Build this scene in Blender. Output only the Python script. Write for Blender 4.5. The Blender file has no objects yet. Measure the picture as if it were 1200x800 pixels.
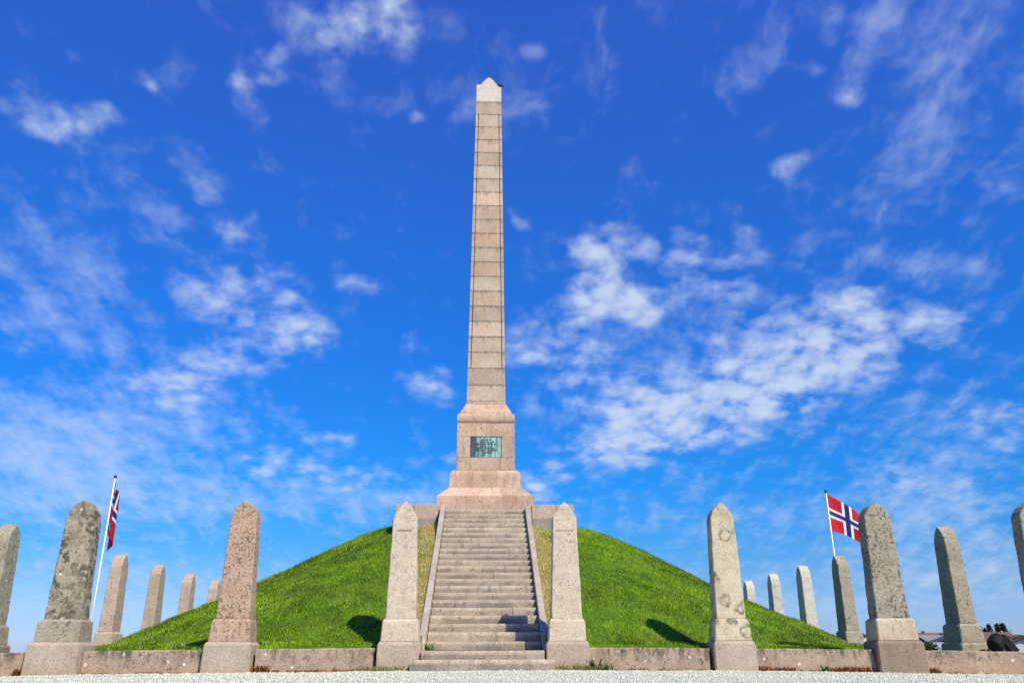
import bpy, bmesh, math, random
import numpy as np
from mathutils import Vector, Matrix, Euler
rnd = random.Random(7)
R = math.radians
scene = bpy.context.scene
col = scene.collection

# ------------------------------------------------------------------ camera
FOC, PITCH, ROLL, YAW, Y0, HCAM = 970.65, 0.360299, 0.0023287, 0.0326713, 15.566, 0.2612
cam_d = bpy.data.cameras.new('camera')
cam = bpy.data.objects.new('camera', cam_d)
col.objects.link(cam)
scene.camera = cam
cam_d.sensor_width = 36.0
cam_d.lens = 36.0 * FOC / 1200.0
cam_d.clip_start = 0.05
cam_d.clip_end = 6000
cam.matrix_world = (Matrix.Translation((0, -Y0, HCAM)) @ Matrix.Rotation(-YAW, 4, 'Z')
                    @ Matrix.Rotation(math.pi / 2 + PITCH, 4, 'X') @ Matrix.Rotation(-ROLL, 4, 'Z'))


def ray(x, y):
    a, b = x - 600, 400 - y
    cr, sr = math.cos(ROLL), math.sin(ROLL)
    u, v = (cr * a + sr * b) / FOC, (-sr * a + cr * b) / FOC
    yc = math.cos(PITCH) - v * math.sin(PITCH)
    zc = math.sin(PITCH) + v * math.cos(PITCH)
    c, n = math.cos(YAW), math.sin(YAW)
    return Vector((c * u + n * yc, -n * u + c * yc, zc))


def at(x, y, Y):
    """world point on the plane at world depth Y that the photograph shows at x, y"""
    d = ray(x, y)
    return Vector((0, -Y0, HCAM)) + d * ((Y + Y0) / d.y)


# ------------------------------------------------------------------ light
SUN_EL, SUN_ROT = R(45), R(147)
scene.view_settings.view_transform = 'Standard'
scene.view_settings.look = 'None'
scene.view_settings.gamma = 1
scene.view_settings.exposure = 0.32
sd = bpy.data.lights.new('sun', 'SUN')
sd.energy = 4.7
sd.angle = R(0.53)
sd.color = (1.0, 0.92, 0.72)
sun = bpy.data.objects.new('sun', sd)
col.objects.link(sun)
sv = Vector((math.sin(SUN_ROT) * math.cos(SUN_EL), math.cos(SUN_ROT) * math.cos(SUN_EL), math.sin(SUN_EL)))
sun.rotation_euler = sv.to_track_quat('Z', 'Y').to_euler()
sun.location = sv * 60

world = bpy.data.worlds.new('World')
scene.world = world
world.use_nodes = True


class NT:
    """small helper for wiring nodes"""
    def __init__(self, tree):
        self.t = tree
        tree.nodes.clear()

    def n(self, kind, **kw):
        nd = self.t.nodes.new(kind)
        for k, v in kw.items():
            setattr(nd, k, v)
        return nd

    def put(self, sock, v):
        if isinstance(v, bpy.types.NodeSocket):
            self.t.links.new(v, sock)
        elif v is not None:
            try:
                sock.default_value = v
            except Exception:
                sock.default_value = tuple(v) + (1.0,)

    def math(self, op, a, b=None, c=None, clamp=False):
        m = self.n('ShaderNodeMath', operation=op, use_clamp=clamp)
        self.put(m.inputs[0], a)
        if b is not None: self.put(m.inputs[1], b)
        if c is not None: self.put(m.inputs[2], c)
        return m.outputs[0]

    def vmath(self, op, a, b=None, scale=None):
        m = self.n('ShaderNodeVectorMath', operation=op)
        self.put(m.inputs[0], a)
        if b is not None: self.put(m.inputs[1], b)
        if scale is not None: self.put(m.inputs['Scale'], scale)
        return m.outputs['Value'] if op in ('LENGTH', 'DOT_PRODUCT') else m.outputs[0]

    def mix(self, f, a, b, mode='MIX'):
        m = self.n('ShaderNodeMix', data_type='RGBA', blend_type=mode)
        self.put(m.inputs[0], f)
        self.put(m.inputs[6], a)
        self.put(m.inputs[7], b)
        return m.outputs[2]

    def noise(self, vec, scale, detail=4, rough=.55, dist=0.0):
        m = self.n('ShaderNodeTexNoise')
        self.put(m.inputs['Vector'], vec)
        m.inputs['Scale'].default_value = scale
        m.inputs['Detail'].default_value = detail
        m.inputs['Roughness'].default_value = rough
        m.inputs['Distortion'].default_value = dist
        return m.outputs[0]

    def step(self, v, lo, hi, smooth=True):
        m = self.n('ShaderNodeMapRange', interpolation_type='SMOOTHSTEP' if smooth else 'LINEAR')
        self.put(m.inputs[0], v)
        self.put(m.inputs[1], lo)
        self.put(m.inputs[2], hi)
        return m.outputs[0]


w = NT(world.node_tree)
w_out = w.n('ShaderNodeOutputWorld')
w_bg = w.n('ShaderNodeBackground')
w_bg.inputs['Strength'].default_value = 0.10
w.t.links.new(w_bg.outputs[0], w_out.inputs[0])
sky = w.n('ShaderNodeTexSky', sky_type='NISHITA')
sky.sun_disc = False
sky.sun_elevation = SUN_EL
sky.sun_rotation = SUN_ROT
sky.air_density = 1.0
sky.dust_density = 0.2
sky.ozone_density = 2.6
tc = w.n('ShaderNodeTexCoord')
sp = w.n('ShaderNodeSeparateXYZ')
w.put(sp.inputs[0], tc.outputs['Generated'])
sx, sy, sz = sp.outputs
azim = w.math('ARCTAN2', sx, sy)
elev = w.math('ARCSINE', sz)
# colour grade of the clear sky by height above the horizon (polarised, saturated blue)
ramp = w.n('ShaderNodeValToRGB')
w.put(ramp.inputs[0], w.math('DIVIDE', elev, R(60), clamp=True))
GRADE = [(0, .44, .58, 1.08), (2.6, .41, .60, 1.10), (4.2, .30, .56, .98), (7, .145, .56, 1.06), (11, .075, .61, 1.24), (20, .10, .63, 1.47), (29, .17, .68, 1.63),
         (42, .30, .70, 1.88), (60, .17, .42, 1.15)]
cr_ = ramp.color_ramp
while len(cr_.elements) < len(GRADE): cr_.elements.new(.5)
for e_, (q_, r_, g_, b_) in zip(cr_.elements, GRADE):
    e_.position = q_ / 60
for e_, (q_, r_, g_, b_) in zip(cr_.elements, GRADE):
    e_.color = (r_ / 2, g_ / 2, b_ / 2, 1)
clear = w.vmath('MULTIPLY', sky.outputs[0], w.vmath('SCALE', ramp.outputs[0], scale=2.0))
cmb = w.n('ShaderNodeCombineXYZ')
w.put(cmb.inputs[0], azim)
w.put(cmb.inputs[1], elev)
dirv = cmb.outputs[0]
# cloud layer plane: directions projected on a flat layer overhead
den = w.math('ADD', w.math('MAXIMUM', sz, 0.0), 0.34)
cmb2 = w.n('ShaderNodeCombineXYZ')
w.put(cmb2.inputs[0], w.math('DIVIDE', sx, den))
w.put(cmb2.inputs[1], w.math('DIVIDE', sy, den))
plane = cmb2.outputs[0]
warp = w.noise(dirv, 9, 3)
warp_c = w.n('ShaderNodeTexNoise')
w.put(warp_c.inputs['Vector'], dirv)
warp_c.inputs['Scale'].default_value = 11
warp_c.inputs['Detail'].default_value = 5
wv = w.vmath('SCALE', w.vmath('SUBTRACT', warp_c.outputs['Color'], (.5, .5, .5)), scale=0.055)
dirw = w.vmath('ADD', dirv, wv)

# cloud banks: centre x, y, half sizes, tilt (deg, clockwise), strength  (angles on the sky, from the photograph)
PUFF = [
    (395, 32, 110, 52, 0, .95), (455, 18, 60, 35, 0, .6), (312, 86, 46, 26, -20, .85), (286, 114, 34, 20, 20, .7),
    (30, 132, 62, 34, 15, .95), (82, 148, 42, 34, 40, .75), (124, 142, 34, 24, 20, .8), (100, 170, 34, 22, 50, .6),
    (228, 192, 55, 36, 35, .55), (238, 250, 62, 26, 30, .6), (286, 264, 32, 38, 60, .55),
    (245, 347, 66, 34, 10, .95), (292, 330, 70, 46, 0, .5), (342, 342, 36, 30, -30, .5),
    (420, 331, 42, 18, 0, .95), (300, 412, 115, 40, -22, .95), (352, 384, 48, 22, 0, .85), (205, 455, 62, 50, 20, .8),
    (500, 446, 42, 34, 30, .75), (390, 507, 48, 20, 0, .85), (410, 552, 150, 34, 4, .6), (320, 538, 70, 28, 10, .55),
    (718, 306, 62, 46, -40, 1.1), (700, 352, 70, 32, 0, .85), (762, 352, 70, 24, 0, .95), (795, 297, 44, 32, 20, .8),
    (852, 331, 46, 26, 20, .85), (872, 287, 50, 30, 10, .75), (686, 290, 26, 14, 0, .6), (610, 264, 26, 16, 20, .8),
    (612, 392, 34, 44, 10, .65), (632, 428, 58, 30, 0, .7), (900, 432, 175, 95, -14, .95), (828, 484, 120, 54, -12, .85),
    (1000, 402, 115, 62, -10, .85), (765, 503, 80, 44, 0, .75), (716, 462, 70, 70, -30, .65), (680, 402, 60, 44, 0, .55),
    (1105, 384, 52, 26, 0, .75), (1003, 349, 34, 18, 0, .75), (660, 548, 110, 40, -18, .7), (600, 575, 60, 24, 0, .55),
    (1060, 556, 80, 34, 10, .7), (1172, 492, 95, 54, 10, .62), (1190, 590, 90, 60, 0, .45), (1000, 106, 38, 24, 0, .75),
    (938, 86, 32, 15, 10, .7), (922, 204, 44, 24, -20, .75), (970, 34, 48, 36, -50, .5), (182, 104, 30, 15, 15, .6),
    (86, 70, 24, 14, 20, .45), (631, 62, 22, 24, 0, .5), (622, 126, 55, 24, 0, .5), (485, 144, 26, 13, 0, .55),
    (520, 541, 40, 14, 0, .7), (10, 395, 40, 26, 20, .4), (90, 342, 40, 22, 50, .5), (870, 560, 60, 22, -10, .3),
]
WISP = [
    (50, 290, 180, 80, 30, .34), (100, 385, 200, 70, 15, .34), (90, 492, 290, 60, -6, .70), (70, 555, 250, 52, 0, .62),
    (300, 590, 320, 46, 0, .45), (1050, 140, 70, 260, 35, .34), (1150, 80, 90, 200, 35, .34), (1095, 314, 60, 26, 10, .40),
    (860, 605, 260, 46, 0, .42), (470, 585, 200, 34, 0, .36), (950, 690, 360, 60, 0, .42), (1130, 640, 180, 70, 0, .52),
    (660, 90, 200, 100, 0, .16), (60, 650, 260, 70, 0, .42), (330, 690, 260, 50, 0, .36), (1020, 40, 30, 130, 40, .42),
    (900, 30, 40, 150, 40, .3), (250, 310, 130, 60, 30, .20), (150, 240, 90, 50, 30, .30),
    (1170, 250, 80, 200, 30, .20), (560, 120, 90, 30, 0, .22), (880, 420, 280, 130, -12, .30), (740, 450, 180, 130, 0, .28),
    (1110, 500, 150, 80, 0, .40), (1060, 570, 110, 60, 0, .35), (400, 50, 180, 90, 0, .20), (280, 400, 150, 60, -20, .18), (700, 330, 130, 70, 0, .22),
]


def field(items, vec):
    tot = None
    for (px, py, rx, ry, rot, s) in items:
        d0, d1, d2 = ray(px, py).normalized(), ray(px + 4, py).normalized(), ray(px, py - 4).normalized()
        ae = lambda d: (math.atan2(d.x, d.y), math.asin(d.z))
        a0, a1, a2 = ae(d0), ae(d1), ae(d2)
        ka = math.hypot(a1[0] - a0[0], 0) / 4
        ke = abs(a2[1] - a0[1]) / 4
        mp = w.n('ShaderNodeMapping', vector_type='TEXTURE')
        w.put(mp.inputs['Vector'], vec)
        mp.inputs['Location'].default_value = (a0[0], a0[1], 0)
        mp.inputs['Rotation'].default_value = (0, 0, R(-rot))
        mp.inputs['Scale'].default_value = (rx * ka * 1.13, ry * ke * 1.13, 1)
        g = w.n('ShaderNodeTexGradient', gradient_type='SPHERICAL')
        w.put(g.inputs[0], mp.outputs[0])
        v = w.math('MULTIPLY', w.math('POWER', g.outputs['Fac'], 0.8), s)
        tot = v if tot is None else w.math('MAXIMUM', tot, v) if False else w.math('ADD', tot, v)
    return tot


f_puff = w.math('MINIMUM', field(PUFF, dirw), 1.15)
f_wisp = w.math('MINIMUM', field(WISP, dirw), 1.0)
pw = w.vmath('ADD', plane, w.vmath('SCALE', wv, scale=.8))
n_puff = w.noise(pw, 18, 8, .58)
n_fine = w.noise(pw, 52, 6, .62)


def cells(scale):
    v = w.n('ShaderNodeTexVoronoi', feature='SMOOTH_F1')
    w.put(v.inputs['Vector'], w.vmath('ADD', plane, w.vmath('SCALE', wv, scale=.9)))
    v.inputs['Scale'].default_value = scale
    v.inputs['Smoothness'].default_value = .45
    return w.math('SUBTRACT', .42, v.outputs['Distance'])


# puffs: rounded cells broken up by finer noise, growing together where the bank is thick
tex_p = w.math('ADD', w.math('ADD', w.math('MULTIPLY', w.math('SUBTRACT', n_puff, .5), 2.3), w.math('MULTIPLY', w.math('SUBTRACT', n_fine, .5), .8)),
               w.math('ADD', w.math('MULTIPLY', cells(21), 1.25), w.math('MULTIPLY', cells(44), .4)))
den_p = w.math('ADD', w.math('MULTIPLY', f_puff, .92), w.math('MULTIPLY', tex_p, w.math('ADD', .26, w.math('MULTIPLY', f_puff, .58))))
a_p = w.step(den_p, .12, 1.42)
a_p = w.math('MULTIPLY', a_p, w.step(f_puff, .03, .40))
a_p = w.math('MULTIPLY', a_p, .84)
# wisps: noise stretched along the layer, in two directions
def wisps(rot, sc, seed):
    wmap = w.n('ShaderNodeMapping')
    w.put(wmap.inputs['Vector'], w.vmath('ADD', plane, w.vmath('SCALE', wv, scale=1.6)))
    wmap.inputs['Location'].default_value = (seed, seed * .7, 0)
    wmap.inputs['Rotation'].default_value = (0, 0, R(rot))
    wmap.inputs['Scale'].default_value = sc
    return w.noise(wmap.outputs[0], 3.8, 8, .62)


n_w = wisps(-28, (4.6, 1.5, 1), 3.1)
n_w2 = wisps(75, (4.0, 2.0, 1), 7.7)
wt = w.math('ADD', w.math('MULTIPLY', w.math('SUBTRACT', w.math('ADD', w.math('MULTIPLY', n_w, .6), w.math('MULTIPLY', n_w2, .4)), .5), 2.2), w.math('MULTIPLY', w.math('SUBTRACT', n_puff, .5), 1.3))
f_w = w.math('ADD', f_wisp, .10)
a_w = w.step(w.math('ADD', w.math('MULTIPLY', wt, .85), f_w), .17, 1.25)
a_w = w.math('MULTIPLY', a_w, .60)
alpha = w.math('SUBTRACT', 1.0, w.math('MULTIPLY', w.math('SUBTRACT', 1.0, a_p), w.math('SUBTRACT', 1.0, a_w)))
skyc = w.mix(alpha, clear, (5.0, 5.85, 7.2, 1))
w.put(w_bg.inputs['Color'], skyc)


# ------------------------------------------------------------------ object helpers
def tag(o, label=None, cat=None, group=None, kind=None):
    if label: o['label'] = label
    if cat: o['category'] = cat
    if group: o['group'] = group
    if kind: o['kind'] = kind
    return o


def empty(name, loc, label, cat, group=None, rz=0):
    o = bpy.data.objects.new(name, None)
    o.empty_display_size = .2
    col.objects.link(o)
    o.location = loc
    o.rotation_euler = (0, 0, rz)
    return tag(o, label, cat, group)


def link(name, me, mats, parent=None, loc=None, smooth=False):
    o = bpy.data.objects.new(name, me)
    col.objects.link(o)
    for m in (mats if isinstance(mats, (list, tuple)) else [mats]):
        me.materials.append(m)
    if parent: o.parent = parent
    if loc: o.location = loc
    if smooth:
        me.polygons.foreach_set('use_smooth', [True] * len(me.polygons))
    return o


def bm_obj(name, bm, mats, parent=None, loc=None, smooth=False):
    bm.normal_update()
    me = bpy.data.meshes.new(name)
    bm.to_mesh(me)
    bm.free()
    return link(name, me, mats, parent, loc, smooth)


def add_box(bm, x0, x1, y0, y1, z0, z1, bev=0.0, jit=0.0, mi=0):
    b = bmesh.new()
    vs = [b.verts.new((x, y, z)) for z in (z0, z1) for y in (y0, y1) for x in (x0, x1)]
    for f in ((0, 2, 3, 1), (4, 5, 7, 6), (0, 1, 5, 4), (2, 6, 7, 3), (0, 4, 6, 2), (1, 3, 7, 5)):
        b.faces.new([vs[i] for i in f])
    if jit:
        for v in b.verts: v.co += Vector((rnd.uniform(-jit, jit), rnd.uniform(-jit, jit), rnd.uniform(-jit, jit)))
    if bev:
        bmesh.ops.bevel(b, geom=b.edges[:], offset=bev, segments=2, profile=.6, affect='EDGES')
    merge(bm, b, mi)


def merge(bm, b, mi=0):
    vm = {v: bm.verts.new(v.co) for v in b.verts}
    for f in b.faces:
        try:
            nf = bm.faces.new([vm[v] for v in f.verts])
            nf.material_index = mi
        except ValueError:
            pass
    b.free()


def loft(bm, rings, cap=True, mi=0):
    """rings: list of equal-length lists of points, bottom to top (counter-clockwise)"""
    vr = [[bm.verts.new(p) for p in r] for r in rings]
    n = len(vr[0])
    for a, b in zip(vr, vr[1:]):
        for i in range(n):
            f = bm.faces.new((a[i], a[(i + 1) % n], b[(i + 1) % n], b[i]))
            f.material_index = mi
    if cap:
        bm.faces.new(list(reversed(vr[0]))).material_index = mi
        bm.faces.new(vr[-1]).material_index = mi
    return vr


def sq(wd, z, d=None):
    d = wd if d is None else d
    return [(-wd, -d, z), (wd, -d, z), (wd, d, z), (-wd, d, z)]


def tube(bm, p0, p1, r0, r1=None, n=10):
    r1 = r0 if r1 is None else r1
    p0, p1 = Vector(p0), Vector(p1)
    q = (p1 - p0).to_track_quat('Z', 'Y')
    rings = []
    for p, r in ((p0, r0), (p1, r1)):
        rings.append([p + q @ Vector((r * math.cos(2 * math.pi * i / n), r * math.sin(2 * math.pi * i / n), 0)) for i in range(n)])
    loft(bm, rings)


def np_mesh(name, verts, faces, cols=None):
    me = bpy.data.meshes.new(name)
    nv, (nf, k) = len(verts), faces.shape
    me.vertices.add(nv)
    me.vertices.foreach_set('co', np.ascontiguousarray(verts, np.float32).ravel())
    me.loops.add(nf * k)
    me.loops.foreach_set('vertex_index', np.ascontiguousarray(faces, np.int32).ravel())
    me.polygons.add(nf)
    me.polygons.foreach_set('loop_start', np.arange(0, nf * k, k, dtype=np.int32))
    me.polygons.foreach_set('loop_total', np.full(nf, k, np.int32))
    me.update(calc_edges=True)
    if cols is not None:
        a = me.color_attributes.new('tint', 'FLOAT_COLOR', 'POINT')
        c = np.ones((nv, 4), np.float32)
        c[:, :3] = cols
        a.data.foreach_set('color', c.ravel())
    me.validate()
    return me


def vnoise(x, y, seed=0):
    """smooth value noise for numpy arrays"""
    g = np.random.RandomState(seed).rand(64, 64)
    xi, yi = np.floor(x).astype(int), np.floor(y).astype(int)
    fx, fy = x - xi, y - yi
    fx, fy = fx * fx * (3 - 2 * fx), fy * fy * (3 - 2 * fy)
    a, b = g[xi % 64, yi % 64], g[(xi + 1) % 64, yi % 64]
    c, d = g[xi % 64, (yi + 1) % 64], g[(xi + 1) % 64, (yi + 1) % 64]
    return (a * (1 - fx) + b * fx) * (1 - fy) + (c * (1 - fx) + d * fx) * fy


# ------------------------------------------------------------------ materials
def mat(name):
    m = bpy.data.materials.new(name)
    m.use_nodes = True
    k = NT(m.node_tree)
    out = k.n('ShaderNodeOutputMaterial')
    b = k.n('ShaderNodeBsdfPrincipled')
    k.t.links.new(b.outputs[0], out.inputs[0])
    b.inputs['Specular IOR Level'].default_value = .25
    return m, k, b


def plain(name, c, rough=.7, metal=0.0, var=.12, scale=6):
    m, k, b = mat(name)
    t = k.n('ShaderNodeTexCoord')
    n = k.noise(t.outputs['Object'], scale, 4)
    lo, hi = [x * (1 - var) for x in c], [min(1, x * (1 + var)) for x in c]
    k.put(b.inputs['Base Color'], k.mix(n, (*lo, 1), (*hi, 1)))
    b.inputs['Roughness'].default_value = rough
    b.inputs['Metallic'].default_value = metal
    return m


def granite(name, c1, c2, speck=(.06, .055, .05), amt=.5, lichen=0.0, lich_c=(.6, .6, .55), size=14, ring=0.0,
            streak=0.0, wall=False, courses=None, bottom=None, tint_attr=False, riser=0.0):
    m, k, b = mat(name)
    t = k.n('ShaderNodeTexCoord')
    oi = k.n('ShaderNodeObjectInfo')
    off = k.n('ShaderNodeCombineXYZ')
    for i, s in enumerate((37.0, 71.0, 53.0)):
        k.put(off.inputs[i], k.math('MULTIPLY', oi.outputs['Random'], s))
    p = k.vmath('ADD', t.outputs['Object'], off.outputs[0])
    sepo = k.n('ShaderNodeSeparateXYZ')
    k.put(sepo.inputs[0], t.outputs['Object'])
    zz = sepo.outputs[2]
    big = k.noise(p, 1.7, 5, .6)
    c = k.mix(k.step(big, .32, .68), (*c1, 1), (*c2, 1))
    med = k.noise(p, 7, 5, .65)
    c = k.mix(k.math('MULTIPLY', k.step(med, .4, .75), .35), c, tuple(x * .62 for x in c1) + (1,))
    if tint_attr:
        at_ = k.n('ShaderNodeAttribute', attribute_name='tint')
        c = k.mix(1.0, c, at_.outputs['Color'], 'MULTIPLY')
    grain = k.noise(p, 70, 3, .7)
    c = k.mix(.75, c, k.mix(k.step(grain, .3, .7), (.50, .48, .47, 1), (1.36, 1.35, 1.33, 1)), 'MULTIPLY')
    if ring:
        vo = k.n('ShaderNodeTexVoronoi')
        k.put(vo.inputs['Vector'], k.vmath('ADD', p, k.vmath('SCALE', p, scale=0)))
        vo.inputs['Scale'].default_value = 3.4
        d = k.math('ADD', vo.outputs['Distance'], k.math('MULTIPLY', k.math('SUBTRACT', k.noise(p, 7, 6, .7), .5), .75))
        r = k.math('SUBTRACT', 1.0, k.step(k.math('ABSOLUTE', k.math('SUBTRACT', d, .36)), .03, .13))
        r = k.math('MULTIPLY', r, k.step(k.noise(p, 13, 6, .7), .34, .56))
        sepv = k.n('ShaderNodeSeparateXYZ')
        k.put(sepv.inputs[0], vo.outputs['Color'])
        r = k.math('MULTIPLY', r, k.math('GREATER_THAN', sepv.outputs[0], .22))
        c = k.mix(k.math('MULTIPLY', r, ring), c, (.13, .125, .10, 1))
        c = k.mix(k.math('MULTIPLY', k.step(k.noise(p, 1.9, 3), .52, .62), .55), c, (.40, .32, .20, 1))
    # dark specks and crusts
    gatem = k.step(k.noise(p, 2.3, 5, .65), .36, .60)
    sp_ = k.noise(p, size, 8, .72)
    th = .655 - .15 * amt
    s1 = k.math('MULTIPLY', k.step(sp_, th, th + .075), k.math('ADD', .25, k.math('MULTIPLY', gatem, .75)))
    c = k.mix(k.math('MULTIPLY', s1, min(1.0, .55 + amt * .4)), c, (*speck, 1))
    sp2 = k.noise(p, size * 2.7, 2, .5)
    s2 = k.step(sp2, .66 - .05 * amt, .70)
    c = k.mix(k.math('MULTIPLY', s2, .6), c, (*[x * .9 for x in speck], 1))
    if lichen:
        vo = k.n('ShaderNodeTexVoronoi')
        k.put(vo.inputs['Vector'], p)
        vo.inputs['Scale'].default_value = 6.5
        d = k.math('ADD', vo.outputs['Distance'], k.math('MULTIPLY', k.math('SUBTRACT', k.noise(p, 26, 3), .5), .22))
        sepv = k.n('ShaderNodeSeparateXYZ')
        k.put(sepv.inputs[0], vo.outputs['Color'])
        l = k.math('MULTIPLY', k.math('SUBTRACT', 1.0, k.step(d, .13, .20)), k.math('GREATER_THAN', sepv.outputs[0], 1 - lichen))
        c = k.mix(k.math('MULTIPLY', l, .85), c, (*lich_c, 1))
    if wall:
        # dark growth hanging from the top edge of the wall blocks
        smap = k.n('ShaderNodeMapping')
        k.put(smap.inputs['Vector'], p)
        smap.inputs['Scale'].default_value = (1, 1, .3)
        sn = k.noise(smap.outputs[0], 9, 5, .65)
        g = k.math('MULTIPLY', k.step(zz, .03, .33), k.step(sn, .42, .60))
        g = k.math('MULTIPLY', g, k.step(k.noise(p, 1.1, 3), .36, .56))
        c = k.mix(k.math('MULTIPLY', g, .88), c, (.06, .058, .05, 1))
    if streak:
        smap = k.n('ShaderNodeMapping')
        k.put(smap.inputs['Vector'], p)
        smap.inputs['Scale'].default_value = (1, 1, .12)
        sn = k.noise(smap.outputs[0], 8, 4, .6)
        c = k.mix(k.math('MULTIPLY', k.step(sn, .5, .72), streak), c, tuple(x * .38 for x in c1) + (1,))
    if courses:
        z0, hgt = courses
        fr = k.math('FRACT', k.math('DIVIDE', k.math('SUBTRACT', zz, z0), hgt))
        smap = k.n('ShaderNodeMapping')
        k.put(smap.inputs['Vector'], p)
        smap.inputs['Scale'].default_value = (1, 1, .15)
        sn = k.noise(smap.outputs[0], 11, 4, .7)
        drip = k.math('MULTIPLY', k.step(fr, .45, 1.0), k.step(sn, .50, .68))
        edge = k.math('MULTIPLY', k.step(fr, .88, .985), k.step(k.noise(p, 14, 6, .7), .34, .60))
        c = k.mix(k.math('MULTIPLY', k.math('MAXIMUM', k.math('MULTIPLY', drip, .8), edge), .85), c, (.06, .05, .04, 1))
        pale = k.math('MULTIPLY', k.step(k.noise(p, 16, 5, .7), .57, .64), k.step(k.noise(p, 1.1, 2), .5, .6))
        c = k.mix(k.math('MULTIPLY', pale, .7), c, (.62, .55, .49, 1))
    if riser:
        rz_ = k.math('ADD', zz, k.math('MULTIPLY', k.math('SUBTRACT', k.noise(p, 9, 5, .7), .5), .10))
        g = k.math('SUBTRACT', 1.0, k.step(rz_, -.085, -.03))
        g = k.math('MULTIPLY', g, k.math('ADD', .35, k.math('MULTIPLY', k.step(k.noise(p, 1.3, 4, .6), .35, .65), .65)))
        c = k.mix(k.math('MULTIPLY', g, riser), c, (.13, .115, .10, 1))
    if bottom:
        c = k.mix(k.math('SUBTRACT', 1.0, k.step(k.math('ADD', zz, k.math('MULTIPLY', k.math('SUBTRACT', k.noise(p, 6, 5, .7), .5), .5)), -.06, .10)), c, k.mix(.5, c, (*bottom, 1)))
    k.put(b.inputs['Base Color'], c)
    b.inputs['Roughness'].default_value = .88
    bp = k.n('ShaderNodeBump')
    bp.inputs['Strength'].default_value = .55
    bp.inputs['Distance'].default_value = .012
    k.put(bp.inputs['Height'], k.math('ADD', k.math('MULTIPLY', grain, .5), k.math('ADD', k.math('MULTIPLY', med, 1.0), k.math('MULTIPLY', s1, -.6))))
    k.put(b.inputs['Normal'], bp.outputs[0])
    return m


def tinted(name, rough=.8, sub=0.0, spec=.2):
    m, k, b = mat(name)
    a = k.n('ShaderNodeAttribute', attribute_name='tint')
    k.put(b.inputs['Base Color'], a.outputs['Color'])
    b.inputs['Roughness'].default_value = rough
    b.inputs['Specular IOR Level'].default_value = spec
    if sub:
        out = [n for n in k.t.nodes if n.type == 'OUTPUT_MATERIAL'][0]
        tr = k.n('ShaderNodeBsdfTranslucent')
        k.put(tr.inputs[0], a.outputs['Color'])
        mx = k.n('ShaderNodeMixShader')
        mx.inputs[0].default_value = sub
        k.t.links.new(b.outputs[0], mx.inputs[1])
        k.t.links.new(tr.outputs[0], mx.inputs[2])
        k.t.links.new(mx.outputs[0], out.inputs[0])
    return m


M_obelisk = granite('pink granite blocks', (0.499, 0.363, 0.267), (0.573, 0.447, 0.336), amt=.42, size=12, tint_attr=True, courses=(8.85 - 3.86 - .5444 * 9, .5444))
M_pedestal = granite('pink granite pedestal', (0.516, 0.344, 0.243), (0.617, 0.449, 0.333), amt=.55, size=13, streak=.45, tint_attr=True)
M_cap = granite('pale granite cap', (0.607, 0.534, 0.445), (0.662, 0.598, 0.504), amt=.05, speck=(.3, .26, .23))
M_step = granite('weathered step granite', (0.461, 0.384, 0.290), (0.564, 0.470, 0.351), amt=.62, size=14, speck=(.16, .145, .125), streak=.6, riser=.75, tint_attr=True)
M_string = granite('grey stringer granite', (0.357, 0.309, 0.258), (0.473, 0.422, 0.350), amt=.5, size=16, lichen=.15)
M_ter = granite('terrace granite', (0.437, 0.326, 0.252), (0.522, 0.396, 0.311), amt=.4, size=12, speck=(.2, .17, .15), streak=.25)
M_foot = granite('stained footing granite', (.25, .21, .18), (.34, .29, .25), amt=.6, size=13, speck=(.1, .09, .08), streak=.3)
M_wall = granite('pink kerb granite', (0.358, 0.258, 0.186), (0.438, 0.331, 0.241), amt=.72, size=15, lichen=.42, lich_c=(.72, .68, .64), wall=True, bottom=(.36, .24, .15))

STONE = dict(
    pale=granite('pale pink granite', (0.542, 0.450, 0.336), (0.600, 0.514, 0.387), amt=.62, speck=(.19, .16, .14), size=16),
    pink=granite('speckled pink granite', (0.437, 0.290, 0.202), (0.503, 0.358, 0.255), amt=.95, speck=(.085, .07, .06), size=19),
    mottled=granite('mottled grey granite', (0.327, 0.277, 0.193), (0.406, 0.347, 0.246), amt=1.28, speck=(.075, .07, .055), size=9, lichen=.12),
    cream=granite('cream granite', (0.507, 0.442, 0.292), (0.572, 0.512, 0.362), amt=.12, speck=(.2, .18, .15), size=10, ring=.95, streak=.25),
    peppered=granite('peppered grey granite', (0.302, 0.273, 0.191), (0.363, 0.332, 0.242), amt=1.0, speck=(.045, .04, .035), size=18, lichen=.05),
    buff=granite('buff granite', (.46, .37, .26), (.54, .45, .33), amt=.22, size=8, streak=.4),
    brown=granite('brown stained granite', (0.248, 0.183, 0.133), (0.320, 0.242, 0.180), amt=.35, size=9, streak=.6),
    grey=granite('grey beige granite', (0.325, 0.282, 0.202), (0.388, 0.345, 0.258), amt=.8, size=15, lichen=.06),
    white=granite('whitish granite', (0.493, 0.459, 0.377), (0.563, 0.540, 0.451), amt=.22, size=10),
    blotched=granite('blotched white granite', (0.477, 0.459, 0.395), (0.558, 0.540, 0.470), amt=.75, speck=(.16, .16, .15), size=8),
    beige=granite('beige granite', (0.399, 0.318, 0.227), (0.465, 0.380, 0.277), amt=.65, size=13, lichen=.05),
    rose=granite('rose beige granite', (0.442, 0.331, 0.246), (0.497, 0.396, 0.299), amt=.62, size=12, lichen=.04),
    rosegrey=granite('plinth granite', (0.386, 0.302, 0.230), (0.460, 0.372, 0.283), amt=.3, size=13, bottom=(.36, .25, .16)),
)
M_letters = plain('cut letters', (.13, .10, .09), .9)
M_plaque = None


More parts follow.
